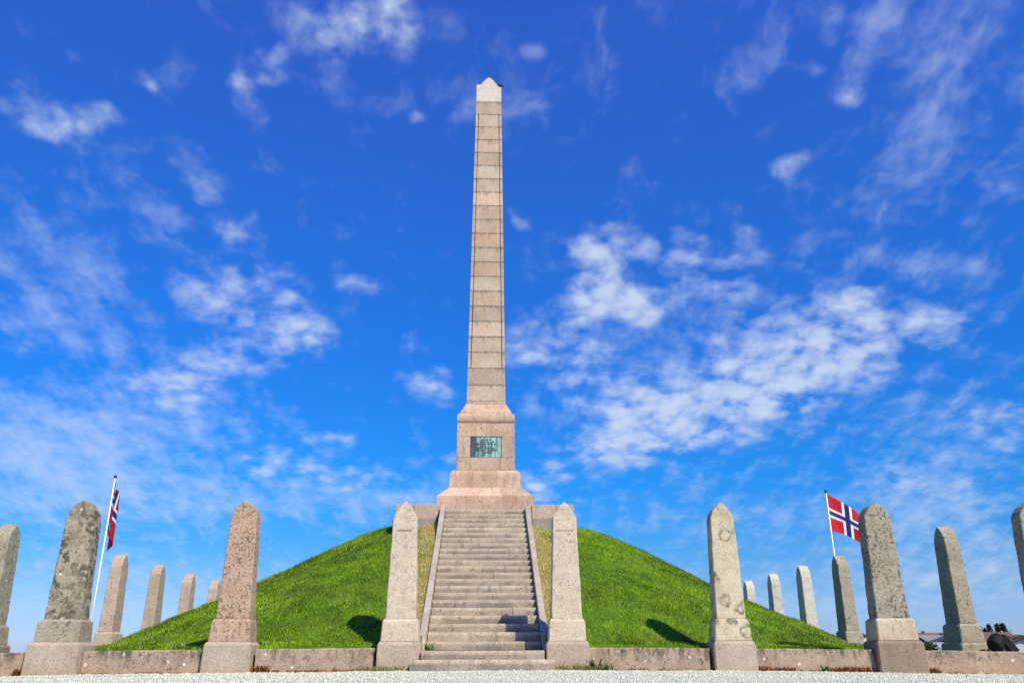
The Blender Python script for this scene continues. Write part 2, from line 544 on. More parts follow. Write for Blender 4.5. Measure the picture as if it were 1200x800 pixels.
def plaque_mat():
    m, k, b = mat('verdigris bronze')
    t = k.n('ShaderNodeTexCoord')
    mp = k.n('ShaderNodeMapping')
    k.put(mp.inputs['Vector'], t.outputs['Object'])
    mp.inputs['Scale'].default_value = (1, 1, .16)
    n = k.noise(mp.outputs[0], 7, 5, .7)
    s = k.n('ShaderNodeSeparateXYZ')
    k.put(s.inputs[0], t.outputs['Object'])
    c = k.mix(k.step(n, .38, .62), (.10, .20, .19, 1), (.38, .60, .54, 1))
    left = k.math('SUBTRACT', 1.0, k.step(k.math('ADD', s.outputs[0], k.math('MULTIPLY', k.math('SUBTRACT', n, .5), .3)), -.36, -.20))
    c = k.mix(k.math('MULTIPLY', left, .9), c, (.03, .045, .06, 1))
    k.put(b.inputs['Base Color'], c)
    b.inputs['Roughness'].default_value = .6
    b.inputs['Metallic'].default_value = .2
    return m


M_plaque = plaque_mat()
M_dark = plain('dark bronze', (.03, .04, .04), .5, .3)

CY = 10.2571
S = 2.9306


def gdrop(x):
    return -0.0012 * min(abs(x), 10.5) ** 2


# ------------------------------------------------------------------ ground and gravel
def ground_mat():
    m, k, b = mat('meadow ground')
    t = k.n('ShaderNodeTexCoord')
    n = k.noise(t.outputs['Object'], .15, 6)
    n2 = k.noise(t.outputs['Object'], 4, 5)
    c = k.mix(n, (.05, .09, .02, 1), (.10, .13, .04, 1))
    c = k.mix(k.math('MULTIPLY', n2, .5), c, (.04, .07, .015, 1))
    k.put(b.inputs['Base Color'], c)
    b.inputs['Roughness'].default_value = .95
    return m


bm = bmesh.new()
N = 48
rr = [0, 30, 80, 200, 600, 2500]
prev = None
for r in rr:
    ring = [bm.verts.new((r * math.cos(2 * math.pi * i / N), r * math.sin(2 * math.pi * i / N), -.22)) for i in range(N)] if r else [bm.verts.new((0, 0, -.22))]
    if prev:
        for i in range(N):
            if len(prev) == 1:
                bm.faces.new((prev[0], ring[i], ring[(i + 1) % N]))
            else:
                bm.faces.new((prev[i], ring[i], ring[(i + 1) % N], prev[(i + 1) % N]))
    prev = ring
tag(bm_obj('ground', bm, ground_mat()), kind='structure')


def gravel_mat():
    m, k, b = mat('crushed stone')
    t = k.n('ShaderNodeTexCoord')
    vo = k.n('ShaderNodeTexVoronoi')
    k.put(vo.inputs['Vector'], t.outputs['Object'])
    vo.inputs['Scale'].default_value = 48
    s = k.n('ShaderNodeSeparateXYZ')
    k.put(s.inputs[0], vo.outputs['Color'])
    c = k.mix(s.outputs[0], (.47, .47, .385, 1), (.74, .74, .61, 1))
    c = k.mix(k.step(vo.outputs['Distance'], .5, .85), c, (.33, .33, .28, 1))
    c = k.mix(k.math('MULTIPLY', k.step(k.noise(t.outputs['Object'], .8, 4), .4, .7), .25), c, (.5, .47, .42, 1))
    k.put(b.inputs['Base Color'], c)
    b.inputs['Roughness'].default_value = .95
    bp = k.n('ShaderNodeBump')
    bp.inputs['Strength'].default_value = .8
    bp.inputs['Distance'].default_value = .02
    k.put(bp.inputs['Height'], k.math('SUBTRACT', 1.0, vo.outputs['Distance']))
    k.put(b.inputs['Normal'], bp.outputs[0])
    return m


def yard_z(x, y):
    z = -0.0012 * np.minimum(np.abs(x), 10.5) ** 2 + (vnoise(x * .7 + 40, y * .7 + 40, 3) - .5) * .03 + (vnoise(x * 2.3 + 90, y * 2.3 + 90, 4) - .5) * .012
    edge = np.maximum(np.maximum(np.abs(x) - 24, y - 28), -32 - y)
    return z - .006 - np.clip(edge, 0, 2) * .12


xs = np.linspace(-26, 26, 261)
ys = np.linspace(-34, 30, 321)
X, Y = np.meshgrid(xs, ys, indexing='ij')
V = np.stack([X.ravel(), Y.ravel(), yard_z(X, Y).ravel()], 1)
ny = len(ys)
I, J = np.meshgrid(np.arange(len(xs) - 1), np.arange(ny - 1), indexing='ij')
a = (I * ny + J).ravel()
F = np.stack([a, a + ny, a + ny + 1, a + 1], 1)
tag(link('gravel_yard', np_mesh('gravel_yard', V, F), gravel_mat(), smooth=True), kind='structure')

# loose gravel in front of the wall
rs = np.random.RandomState(5)
n = 46000
px = rs.uniform(-11.5, 11.5, n)
py = -0.25 - 8.6 * rs.rand(n) ** 1.15
base = np.array([(1, 0, 0), (-1, 0, 0), (0, 1, 0), (0, -1, 0), (0, 0, 1), (0, 0, -1)], float)
tri = np.array([(0, 2, 4), (2, 1, 4), (1, 3, 4), (3, 0, 4), (2, 0, 5), (1, 2, 5), (3, 1, 5), (0, 3, 5)])
size = rs.uniform(.005, .014, n) * np.where(rs.rand(n) < .06, 1.7, 1)
pts = base[None] * (size[:, None] * rs.uniform(.6, 1.3, (n, 6)))[:, :, None]
pts += rs.uniform(-.003, .003, pts.shape)
ang = rs.uniform(0, 6.28, n)
ca, sa = np.cos(ang)[:, None], np.sin(ang)[:, None]
pts = np.stack([pts[:, :, 0] * ca - pts[:, :, 1] * sa, pts[:, :, 0] * sa + pts[:, :, 1] * ca, pts[:, :, 2] * .75], 2)
pts += np.stack([px, py, yard_z(px, py) + size * .3], 1)[:, None]
tones = rs.choice([.42, .54, .63, .70, .78], n, p=[.1, .2, .3, .25, .15])[:, None] * np.array([.94, .95, .78])
faces = (np.arange(n) * 6)[:, None, None] + tri[None]
tag(link('gravel', np_mesh('gravel', pts.reshape(-1, 3), faces.reshape(-1, 3), np.repeat(tones, 6, 0)), tinted('gravel stones', .9)), 'loose pale grey gravel in front of the low granite wall', 'gravel', kind='stuff')

# ------------------------------------------------------------------ the mound
GB = .385
RHO = np.array([0, 3.0, 3.4, 4.15, 4.95, 5.75, 6.68, 7.5, 8.12, 8.75, 9.5, 10.0, 10.6, 11.3, 12.1, 20])
ZZ = np.array([3.62, 3.62, 3.60, 3.30, 2.89, 2.45, 1.98, 1.59, 1.31, 1.05, .70, .47, GB, .35, .12, .0])


def mound_z(x, y, cut=True):
    rho = np.hypot(x, y - CY)
    z = np.interp(rho, RHO, ZZ)
    calm = np.clip((10.1 - rho) / .8, .12, 1)
    z = z + calm * ((vnoise(x * .8 + 20, y * .8 + 20, 8) - .5) * .07 + (vnoise(x * 2.6 + 20, y * 2.6 + 20, 9) - .5) * .05)
    ax = np.abs(x)
    wst = np.clip((2.1 - ax) / .8, 0, 1) * np.clip((y - .6) / .6, 0, 1) * np.clip((6.3 - y) / 1.6, 0, 1)
    zst = .318 + .161 + (y - .55) * .5504 + .015
    z = z * (1 - wst) + np.maximum(z, zst) * wst
    z = np.minimum(z, np.where(y < 1.2, GB - .015 + np.maximum(0, y - .12) * .75, 99))
    if cut:
        z = np.where(y < .125, .05, z)
        st = (np.abs(x) < 1.115) & (y < 7)
        z = np.where(st, np.minimum(z, .05 + np.maximum(0, y - .8) * .5), z)
        z = np.where((np.abs(x) < 2.3) & (y > 6.85) & (y < 13.6), 3.4, z)
    return z


def mound_mat():
    m, k, b = mat('turf')
    t = k.n('ShaderNodeTexCoord')
    n = k.noise(t.outputs['Object'], 2, 6, .65)
    c = k.mix(k.step(n, .3, .7), (.055, .125, .004, 1), (.13, .25, .008, 1))
    k.put(b.inputs['Base Color'], c)
    b.inputs['Roughness'].default_value = .95
    bp = k.n('ShaderNodeBump')
    bp.inputs['Strength'].default_value = 1
    bp.inputs['Distance'].default_value = .05
    k.put(bp.inputs['Height'], k.noise(t.outputs['Object'], 26, 5, .7))
    k.put(b.inputs['Normal'], bp.outputs[0])
    return m


xs = np.unique(np.concatenate([np.linspace(-10.1, 10.1, 230), [-1.13, -1.11, 1.11, 1.13]]))
ys = np.concatenate([[.12], np.linspace(.13, 20.4, 232)])
X, Y = np.meshgrid(xs, ys, indexing='ij')
V = np.stack([X.ravel(), Y.ravel(), mound_z(X, Y).ravel()], 1)
ny = len(ys)
I, J = np.meshgrid(np.arange(len(xs) - 1), np.arange(ny - 1), indexing='ij')
a = (I * ny + J).ravel()
F = np.stack([a, a + ny, a + ny + 1, a + 1], 1)
tag(link('mound', np_mesh('mound', V, F), mound_mat(), smooth=True), kind='structure')

n = 420000
x = rs.uniform(-10.05, 10.05, n)
y = .17 + 12.6 * rs.rand(n) ** 1.0
keep = ~((np.abs(x) < 1.195) & (y < 7.1)) & ~((np.abs(x) < 2.45) & (y > 6.6)) & (np.hypot(x, y - CY) > 2.0)
x, y = x[keep], y[keep]
xd = rs.choice([-1, 1], 34000) * (1.2 + .75 * rs.rand(34000) ** 1.3)
yd = rs.uniform(.6, 6.62, 34000)
kd = vnoise(yd * 1.5 + 3, np.sign(xd) * 5 + 20, 33) * .75 + .12 > (np.abs(xd) - 1.2)
ndry = int(kd.sum())
x, y = np.concatenate([x, xd[kd]]), np.concatenate([y, yd[kd]])
n = len(x)
z = mound_z(x, y, False)
patch = vnoise(x * .8 + 5, y * .8 + 5, 21) * .36 + vnoise(x * 2.6 + 5, y * 2.6 + 5, 22) * .30 + vnoise(x * 6 + 5, y * 6 + 5, 23) * .28 + vnoise(x * 15 + 5, y * 15 + 5, 26) * .22
L = rs.uniform(.022, .060, n) * (.45 + .6 * vnoise(x * 3.3 + 9, y * 3.3 + 9, 24) + .6 * vnoise(x * 11 + 9, y * 11 + 9, 25))
wd = rs.uniform(.005, .011, n)
dirn = rs.uniform(0, 6.28, n)
lean = rs.uniform(.1, .9, n) * L
base = np.stack([x, y, z - .01], 1)
side = np.stack([np.cos(dirn + 1.57), np.sin(dirn + 1.57), np.zeros(n)], 1) * wd[:, None]
tip = base + np.stack([np.cos(dirn) * lean, np.sin(dirn) * lean, L], 1)
V = np.stack([base - side, base + side, tip], 1)
g1, g2, g3 = np.array([.036, .098, .001]), np.array([.35, .54, .008]), np.array([.52, .62, .06])
tt = np.clip((patch - .36) * 2.1 + rs.normal(0, .2, n), 0, 1)[:, None]
C = g1 * (1 - tt) + g2 * tt
yel = rs.rand(n) < .08
C[yel] = g3 * rs.uniform(.6, 1.1, (yel.sum(), 1))
worn = (vnoise(x * 1.3 + 50, y * 1.3 + 17, 51) > .70) & (vnoise(x * 5 + 50, y * 5 + 17, 52) > .45) & (rs.rand(n) < .5)
C[worn] = C[worn] * .45 + np.array([.20, .15, .05]) * .55
# trodden dry grass beside the stairs
dry = (np.abs(x) < 1.28 + .62 * vnoise(y * 1.3, np.sign(x) * 3 + 30, 31) + .1 * vnoise(y * 9, x * 9 + 30, 32)) & (y > .5) & (y < 6.9)
dry &= rs.rand(n) < .85
dry[-ndry:] = True
L[-ndry:] *= 1.1
C[dry] = np.array([.80, .63, .26]) * rs.uniform(.6, 1.15, (dry.sum(), 1))
C = np.repeat(C, 3, 0)
F = np.arange(n * 3).reshape(-1, 3)
tag(link('grass', np_mesh('grass', V.reshape(-1, 3), F, C), tinted('grass blades', .75, .25)), 'short green grass covering the round burial mound', 'grass', kind='stuff')

# white clover heads in the grass
n = 5200
x = rs.uniform(-9.9, 9.9, n)
y = .3 + 9.7 * rs.rand(n)
keep = ~((np.abs(x) < 1.5) & (y < 7.1)) & (np.hypot(x, y - CY) > 3.4) & (vnoise(x * 1.1 + 11, y * 1.1 + 3, 41) > .40)
x, y = x[keep], y[keep]
n = len(x)
z = mound_z(x, y, False) + rs.uniform(.03, .07, n)
base6 = np.array([(1, 0, 0), (-1, 0, 0), (0, 1, 0), (0, -1, 0), (0, 0, 1), (0, 0, -1)], float)
pts = base6[None] * rs.uniform(.005, .011, n)[:, None, None] + np.stack([x, y, z], 1)[:, None]
faces = (np.arange(n) * 6)[:, None, None] + tri[None]
C = np.repeat(np.array([.62, .60, .44]) * rs.uniform(.7, 1.1, (n, 1)), 6, 0)
tag(link('clover_flowers', np_mesh('clover_flowers', pts.reshape(-1, 3), faces.reshape(-1, 3), C), tinted('clover heads')), 'tiny white clover flowers dotted over the grassy mound', 'flowers', kind='stuff')

# ------------------------------------------------------------------ obelisk
ob = empty('obelisk', (0, CY, 3.86), 'tall pink granite obelisk with bronze plaque on top of the grassy mound', 'obelisk')
BZ = 3.86


def zoff(pts):
    return [(p[0], p[1], p[2] - BZ) for p in pts]


def island_tint(o, lo=.82, hi=1.1, warm=.03):
    """each block of stone in a mesh gets a tone of its own"""
    me = o.data
    par = list(range(len(me.vertices)))

    def root(i):
        while par[i] != i:
            par[i] = par[par[i]]
            i = par[i]
        return i
    for e_ in me.edges:
        a_, b_ = root(e_.vertices[0]), root(e_.vertices[1])
        if a_ != b_: par[a_] = b_
    tone = {}
    a = me.color_attributes.new('tint', 'FLOAT_COLOR', 'POINT')
    for i in range(len(me.vertices)):
        r_ = root(i)
        if r_ not in tone:
            q_, w_ = rnd.uniform(lo, hi), rnd.uniform(-warm, warm)
            tone[r_] = (q_ * (1 + w_), q_, q_ * (1 - w_), 1)
        a.data[i].color = tone[r_]


def course_attr(o, vals):
    a = o.data.color_attributes.new('tint', 'FLOAT_COLOR', 'POINT')
    for i, v in enumerate(vals):
        a.data[i].color = (*v, 1)


# base: plinth with sloped top, in three stones wide
bm = bmesh.new()
xb = [-1.43, -.56, .52, 1.43]
loft(bm, [zoff(sq(1.405, 3.80)), zoff(sq(1.405, 4.60)), zoff(sq(1.07, 4.905))])
for y0, y1 in ((-1.43, -.5), (-.497, .5), (.503, 1.43)):
    for i in range(3):
        add_box(bm, xb[i] + .002, xb[i + 1] - .002, y0, y1, 3.80 - BZ, 4.594 - BZ, .008)
# sloping stones
for i in range(3):
    b = bmesh.new()
    f0, f1 = xb[i] / 1.43, xb[i + 1] / 1.43
    lo, hi = 1.428, 1.088
    e = .003
    loft(b, [[(f0 * lo + e, -lo, .738), (f1 * lo - e, -lo, .738), (f1 * lo - e, lo, .738), (f0 * lo + e, lo, .738)],
             [(f0 * hi + e, -hi, 1.047), (f1 * hi - e, -hi, 1.047), (f1 * hi - e, hi, 1.047), (f0 * hi + e, hi, 1.047)]])
    merge(bm, b)
island_tint(bm_obj('base_plinth', bm, M_pedestal, ob))
# stepped block with rounded shoulder
bm = bmesh.new()
xb = [-1.0, -.37, .32, 1.0]
prof = [(1.09, 4.908), (1.075, 5.20), (1.065, 5.33), (1.03, 5.40), (.96, 5.455), (.87, 5.485)]
for i in range(3):
    e = .003
    rings = []
    for wd_, zz_ in prof:
        rings.append([(xb[i] * wd_ + e, -wd_, zz_ - BZ), (xb[i + 1] * wd_ - e, -wd_, zz_ - BZ), (xb[i + 1] * wd_ - e, wd_, zz_ - BZ), (xb[i] * wd_ + e, wd_, zz_ - BZ)])
    loft(bm, rings)
island_tint(bm_obj('stepped_block', bm, M_pedestal, ob))
# pedestal: blocks round a core, with a recess for the plaque
bm = bmesh.new()
add_box(bm, -.815, .815, -.815, .815, 5.485 - BZ, 6.96 - BZ)
zc = [5.488, 5.875, 6.525, 6.955]


def blk(x0, x1, y0, y1, z0, z1):
    add_box(bm, x0 + .003, x1 - .003, y0 + .003, y1 - .003, z0 - BZ + .003, z1 - BZ - .003, .007, .002)


W = .890
for z0, z1, cuts in ((zc[0], zc[1], (-W, -.47, .44, W)), (zc[2], zc[3], (-W, -.30, .02, W))):
    for c0, c1 in zip(cuts, cuts[1:]):
        blk(c0, c1, -W, -.81, z0, z1)
blk(-W, -.47, -W, -.81, zc[1], zc[2])
blk(.49, W, -W, -.81, zc[1], zc[2])
blk(-.468, .488, -.835, -.80, zc[1], zc[2])
for z0, z1 in zip(zc, zc[1:]):
    for sgn in (-1, 1):
        for y0, y1 in ((-.812, .1), (.1, W)):
            blk(*sorted((sgn * .81, sgn * W)), y0, y1, z0, z1)
    blk(-.81, .81, .81, W, z0, z1)
island_tint(bm_obj('pedestal', bm, M_pedestal, ob))
# plaque with raised lettering too worn to read
bm = bmesh.new()
add_box(bm, -.458, .478, -.862, -.837, zc[1] - BZ + .012, zc[2] - BZ - .012, .006)
pq = bm_obj('plaque', bm, M_plaque, ob)
lines = [(-.14, .20), (-.22, .26), (-.30, .36), (-.24, .22), (-.32, .36), (-.28, .34), (-.12, .22), (-.12, .04)]
for i, (a0, a1) in enumerate(lines):
    bm = bmesh.new()
    zt = zc[2] - BZ - .075 - i * .067
    add_box(bm, a0, a1, -.8645, -.8612, zt - .042, zt - .036)
    xx = a0
    while xx < a1 - .03:
        wl = rnd.uniform(.016, .03)
        if rnd.random() > .17:
            add_box(bm, xx, xx + wl, -.868, -.8605, zt - .042, zt)
        xx += wl + .010
    bm_obj('lettering_line', bm, M_dark, pq)
# moulding: necking, roll and sloping skirt
bm = bmesh.new()
rings = [sq(.835, 6.957), sq(.835, 6.985)]
for i in range(9):
    t_ = -math.pi / 2 + math.pi * i / 8
    rings.append(sq(.845 + .048 * math.cos(t_), 7.12 + .135 * math.sin(t_)))
rings += [sq(.80, 7.275), sq(.80, 7.30), sq(.79, 7.345), sq(.615, 7.648)]
loft(bm, [zoff(r) for r in rings])
island_tint(bm_obj('moulding', bm, M_pedestal, ob), .95, .95)


def wsh(z):
    return .613 + (z - 7.648) * (.458 - .613) / (19.213 - 7.648)


def notch(wd_, z):
    a_, d_, g_ = .085, .05, .028
    q = [(-(wd_ - a_ - g_), -wd_), (wd_ - a_ - g_, -wd_), (wd_ - a_ - g_, -(wd_ - d_)), (wd_ - a_, -(wd_ - d_)), (wd_ - a_, -wd_), (wd_, -wd_),
         (wd_, -(wd_ - a_)), (wd_ - d_, -(wd_ - a_)), (wd_ - d_, -(wd_ - a_ - g_))]
    out = []
    for r_ in range(4):
        c_, s_ = [(1, 0), (0, 1), (-1, 0), (0, -1)][r_]
        out += [(c_ * x_ - s_ * y_, s_ * x_ + c_ * y_, z) for x_, y_ in q]
    return out


bm = bmesh.new()
zs = [7.648, 8.25] + [8.85 + i * .5444 for i in range(19)] + [19.21]
tints = []
for i, (z0, z1) in enumerate(zip(zs, zs[1:])):
    fn = notch if 2 <= i < len(zs) - 2 else sq
    g = .010
    nv0 = len(bm.verts)
    rings = [fn(wsh(z0) - g, z0 + .001), fn(wsh(z0), z0 + g + .002), fn(wsh(z1), z1 - g), fn(wsh(z1) - g, z1)]
    loft(bm, [zoff(r) for r in rings])
    q = rnd.uniform(.80, 1.10)
    warm = rnd.uniform(-.04, .04)
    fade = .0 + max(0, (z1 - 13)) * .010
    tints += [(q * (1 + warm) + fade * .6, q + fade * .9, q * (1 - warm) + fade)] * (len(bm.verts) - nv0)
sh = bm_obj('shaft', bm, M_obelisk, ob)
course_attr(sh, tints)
# cap: block with a gable on every face
bm = bmesh.new()
wc = .452
loft(bm, [zoff(r) for r in (sq(.450, 19.212), sq(.458, 19.225), sq(wc, 19.86))])
gab = [(-.375, 19.80), (-.375, 19.855), (-.20, 20.10), (-.07, 20.25), (0, 20.285), (.07, 20.25), (.20, 20.10), (.375, 19.855), (.375, 19.80)]
for r_ in range(2):
    e_ = .455 - .002 * r_
    A = [bm.verts.new((x_, -e_, z_ - BZ) if r_ == 0 else (-e_, x_, z_ - BZ)) for x_, z_ in gab]
    B = [bm.verts.new((x_, e_, z_ - BZ) if r_ == 0 else (e_, x_, z_ - BZ)) for x_, z_ in gab]
    n_ = len(gab)
    for i in range(n_):
        bm.faces.new((A[i], A[(i + 1) % n_], B[(i + 1) % n_], B[i]))
    bm.faces.new(A)
    bm.faces.new(list(reversed(B)))
bmesh.ops.recalc_face_normals(bm, faces=bm.faces[:])
bm_obj('cap', bm, M_cap, ob)

# small bird on the right shoulder of the cap
bm = bmesh.new()
bmesh.ops.create_icosphere(bm, subdivisions=2, radius=.055, matrix=Matrix.Diagonal((1.5, .9, 1, 1)))
bmesh.ops.create_icosphere(bm, subdivisions=2, radius=.034, matrix=Matrix.Translation((-.075, 0, .055)))
tube(bm, (-.10, 0, .055), (-.14, 0, .05), .010, .001, 6)
tube(bm, (.06, 0, 0), (.125, 0, -.02), .03, .012, 6)
for s_ in (-1, 1): tube(bm, (0, .02 * s_, -.04), (0, .02 * s_, -.095), .005, .005, 5)
bird = bm_obj('bird', bm, plain('black feathers', (.012, .012, .014), .6), smooth=True)
bird.location = (.415, CY - .415, 19.86 + .093)
tag(bird, 'tiny black bird perched at the top of the obelisk', 'bird')

# ------------------------------------------------------------------ terrace round the obelisk
ter = empty('terrace', (0, CY, 3.5), 'low granite terrace wall around the foot of the obelisk, above the stairs', 'terrace')
bm = bmesh.new()
TY = 6.70
H_ = CY - TY
TX = 2.38
for sgn in (-1, 1):
    for x0, x1 in ((1.25, 1.9), (1.905, TX)):
        add_box(bm, *sorted((sgn * x0, sgn * x1)), -H_, -H_ + .42, .12, .50, .015, .003)
    add_box(bm, *sorted((sgn * (TX - .42), sgn * TX)), -H_ + .425, H_, .12, .50, .015)
add_box(bm, -TX + .424, TX - .424, H_ - .42, H_, .12, .50, .015)
bm_obj('parapet', bm, M_ter, ter)
bm = bmesh.new()
for sgn in (-1, 1):
    add_box(bm, *sorted((sgn * 1.25, sgn * (TX + .06))), -H_ - .05, -H_ + .4, -.25, .116, .02, .004)
    add_box(bm, *sorted((sgn * (TX - .4), sgn * (TX + .06))), -H_ + .404, H_, -.25, .116, .02)
add_box(bm, -TX + .41, TX - .41, H_ - .4, H_, -.25, .116, .02)
bm_obj('footing', bm, M_foot, ter)
bm = bmesh.new()
add_box(bm, -TX + .424, TX - .424, -H_ + .424, H_ - .424, .0, .355, .01)
add_box(bm, -1.246, 1.246, -H_ + .02, -H_ + .422, .0, .36, .01)
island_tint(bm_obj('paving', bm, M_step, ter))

# ------------------------------------------------------------------ stairs
st = empty('staircase', (0, 0, 0), 'straight flight of worn granite steps leading up the mound to the obelisk', 'stairs')


def step(x0, x1, y0, y1, z0, z1, joints=()):
    bm = bmesh.new()
    cs = [x0] + list(joints) + [x1]
    for a0, a1 in zip(cs, cs[1:]):
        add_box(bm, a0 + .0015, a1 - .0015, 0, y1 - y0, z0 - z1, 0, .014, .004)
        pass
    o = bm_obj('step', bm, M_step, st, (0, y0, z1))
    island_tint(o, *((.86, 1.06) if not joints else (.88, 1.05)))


step(-1.24, 1.19, -.72, -.3, -.05, .170)
step(-1.08, 1.05, -.34, .5, .0, .315)
NS, ZB, ZT, YB, YT = 22, .318, 3.86, .55, 6.70
rise = (ZT - ZB) / NS
tread = (YT - YB) / (NS - 1)
for i in range(NS):
    y0 = YB + i * tread
    z1 = ZB + (i + 1) * rise
    js = sorted(rnd.uniform(-.8, .8) for _ in range(rnd.choice((0, 0, 1, 1)))) if i > 2 else ()
    if i == NS - 1: js = (-.42, .03, .42)
    step(-1.052, 1.052, y0, y0 + tread * 1.6, z1 - rise + .001, z1, js)
for sgn in (-1, 1):
    bm = bmesh.new()
    x0, x1 = sorted((sgn * 1.06, sgn * 1.185))
    up = .10
    k_ = (ZT - ZB) / (YT - YB + tread)
    yb, yt = .42, 6.72
    zl = lambda y_: ZB + rise + (y_ - YB) * k_ + up
    pr = [(yb, .02), (yb, zl(yb) - .16), (yb + .16, zl(yb + .16)), (yt, zl(yt)), (yt, zl(yt) - .9), (yb + 1.4, .02)]
    nseg = 5
    b = bmesh.new()
    A = [b.verts.new((x0, y_, z_)) for y_, z_ in pr]
    B = [b.verts.new((x1, y_, z_)) for y_, z_ in pr]
    for i in range(len(pr)):
        j = (i + 1) % len(pr)
        b.faces.new((A[i], A[j], B[j], B[i]))
    b.faces.new(list(reversed(A)))
    b.faces.new(B)
    bmesh.ops.recalc_face_normals(b, faces=b.faces[:])
    bmesh.ops.bevel(b, geom=b.edges[:], offset=.012, segments=1, affect='EDGES')
    merge(bm, b)
    bm_obj('stringer', bm, M_string, st)


# ------------------------------------------------------------------ memorial stones
def arch_ring(wd_, z0, ha, n_=7, pt=.25):
    """half outline of a pointed arch: (x, z) from the right spring over the tip to the left spring"""
    r_ = (wd_ * wd_ + ha * ha) / (2 * wd_)
    out = []
    tmax = math.atan2(ha, r_ - wd_) if r_ > wd_ else math.pi / 2
    for i in range(n_ + 1):
        t_ = tmax * i / n_
        out.append((wd_ - r_ + r_ * math.cos(t_), z0 + r_ * math.sin(t_)))
    out = [(x_ * (1 - pt) + wd_ * (1 - i / n_) * pt, z_ * (1 - pt) + (z0 + ha * i / n_) * pt) for i, (x_, z_) in enumerate(out)]
    out[-1] = (0.0, z0 + ha)
    right = out
    left = [(-x_, z_) for x_, z_ in reversed(out[:-1])]
    return right + left


def make_stone(label, x, y, rz, mats, wb=.27, wt=.215, tb=.175, tt=.15, top=2.905, z0=None, base=(.385, .325), group='small memorial stones around the mound', text=None, ha=.30, pt=.25):
    """a pillar: base block, plinth block and tapering shaft with pointed arch top; the broad face looks to local -Y"""
    z0 = gdrop(x) if z0 is None else z0
    root = empty('memorial_stone', (x, y, 0), label, 'memorial stone', group, rz)
    ms, mp_, mb = [STONE[m_] for m_ in mats]
    f = wb / .27
    jz = [.47, .845]
    bw, pw = base[0] * f, base[1] * f
    bd, pd = bw - .10 * f, pw - .10 * f
    j = lambda s_=.004: rnd.uniform(-s_, s_)
    bm = bmesh.new()
    rings = [sq(bw, z0 - .06, bd), sq(bw - .01, jz[0] - .055, bd - .01), sq(bw - .018, jz[0] - .045, bd - .018), sq(pw + .016, jz[0] - .003, pd + .016)]
    vr = loft(bm, rings)
    for v in bm.verts: v.co += Vector((j(), j(), 0))
    bmesh.ops.bevel(bm, geom=[e_ for e_ in bm.edges if abs(e_.verts[0].co.z - e_.verts[1].co.z) > .1], offset=.014, segments=2, affect='EDGES')
    bm_obj('base_block', bm, mb, root)
    bm = bmesh.new()
    rings = [sq(pw, jz[0], pd), sq(pw + .004, jz[0] + .008, pd + .004), sq(pw - .012, jz[1] - .05, pd - .012), sq(pw - .02, jz[1] - .04, pd - .02), sq(wb + .014, jz[1] - .002, tb + .014)]
    loft(bm, rings)
    for v in bm.verts: v.co += Vector((j(), j(), 0))
    bmesh.ops.bevel(bm, geom=[e_ for e_ in bm.edges if abs(e_.verts[0].co.z - e_.verts[1].co.z) > .1], offset=.014, segments=2, affect='EDGES')
    bm_obj('plinth', bm, mp_, root)
    # shaft: outline in x-z, tapering in y
    bm = bmesh.new()
    zs_ = [jz[1] + .001, jz[1] + .01] + [jz[1] + (top - ha - jz[1]) * q_ for q_ in [i_ / 12 for i_ in range(1, 13)]]
    ztop = top - ha
    right = []
    for z_ in zs_:
        q_ = (z_ - jz[1]) / (ztop - jz[1])
        right.append((wb + (wt - wb) * q_ - (.008 if z_ == zs_[0] else 0), z_))
    arc = arch_ring(wt, ztop, ha, pt=pt)
    outline = right[:-1] + arc + [(-x_, z_) for x_, z_ in reversed(right[:-1])]
    dy = lambda z_: tb + (tt - tb) * min(1, (z_ - jz[1]) / (top - jz[1]))
    wob = [(j(.0055), j(.0045)) for _ in outline]
    ch = .014
    def ring_at(inset, dep):
        pts_ = []
        for (x_, z_), (w1, w2) in zip(outline, wob):
            cx_, cz_ = 0, (z_ if z_ < ztop else ztop)
            dx_, dz_ = x_ - cx_, z_ - cz_
            l_ = math.hypot(dx_, dz_) or 1
            s_ = max(0, l_ - inset) / l_
            zz_ = cz_ + dz_ * s_
            pts_.append((cx_ + dx_ * s_ + w1, dep * dy(z_) + (ch if dep < 0 else -ch) * (1 if inset == 0 else 0) + w2, zz_))
        return pts_
    R0, R1, R2, R3 = ring_at(ch, -1), ring_at(0, -1), ring_at(0, 1), ring_at(ch, 1)
    vr = [[bm.verts.new(p_) for p_ in r_] for r_ in (R0, R1, R2, R3)]
    n_ = len(outline)
    for a_, b_ in zip(vr, vr[1:]):
        for i in range(n_):
            bm.faces.new((a_[i], b_[i], b_[(i + 1) % n_], a_[(i + 1) % n_]))
    half = n_ // 2
    for r_ in (vr[0], vr[3]):
        for i in range(half):
            q4 = (r_[i], r_[i + 1], r_[n_ - 2 - i], r_[n_ - 1 - i])
            q4 = [v for k_, v in enumerate(q4) if v not in q4[:k_]]
            if len(q4) > 2:
                try: bm.faces.new(q4)
                except ValueError: pass
    bmesh.ops.recalc_face_normals(bm, faces=bm.faces[:])
    shaft = bm_obj('shaft', bm, ms, root)
    if text:
        word, tz, size_ = text
        cu = bpy.data.curves.new('inscription', 'FONT')
        cu.body = word
        cu.size = size_
        cu.align_x = 'CENTER'
        cu.extrude = .004
        tmp = bpy.data.objects.new('inscription', cu)
        col.objects.link(tmp)
        dg = bpy.context.evaluated_depsgraph_get()
        me = bpy.data.meshes.new_from_object(tmp.evaluated_get(dg))
        bpy.data.objects.remove(tmp)
        q_ = (tz - jz[1]) / (top - jz[1])
        o = link('inscription', me, M_letters, shaft)
        o.location = (0, -(tb + (tt - tb) * q_) - .002, tz)
        o.rotation_euler = (math.pi / 2, 0, 0)
    return root


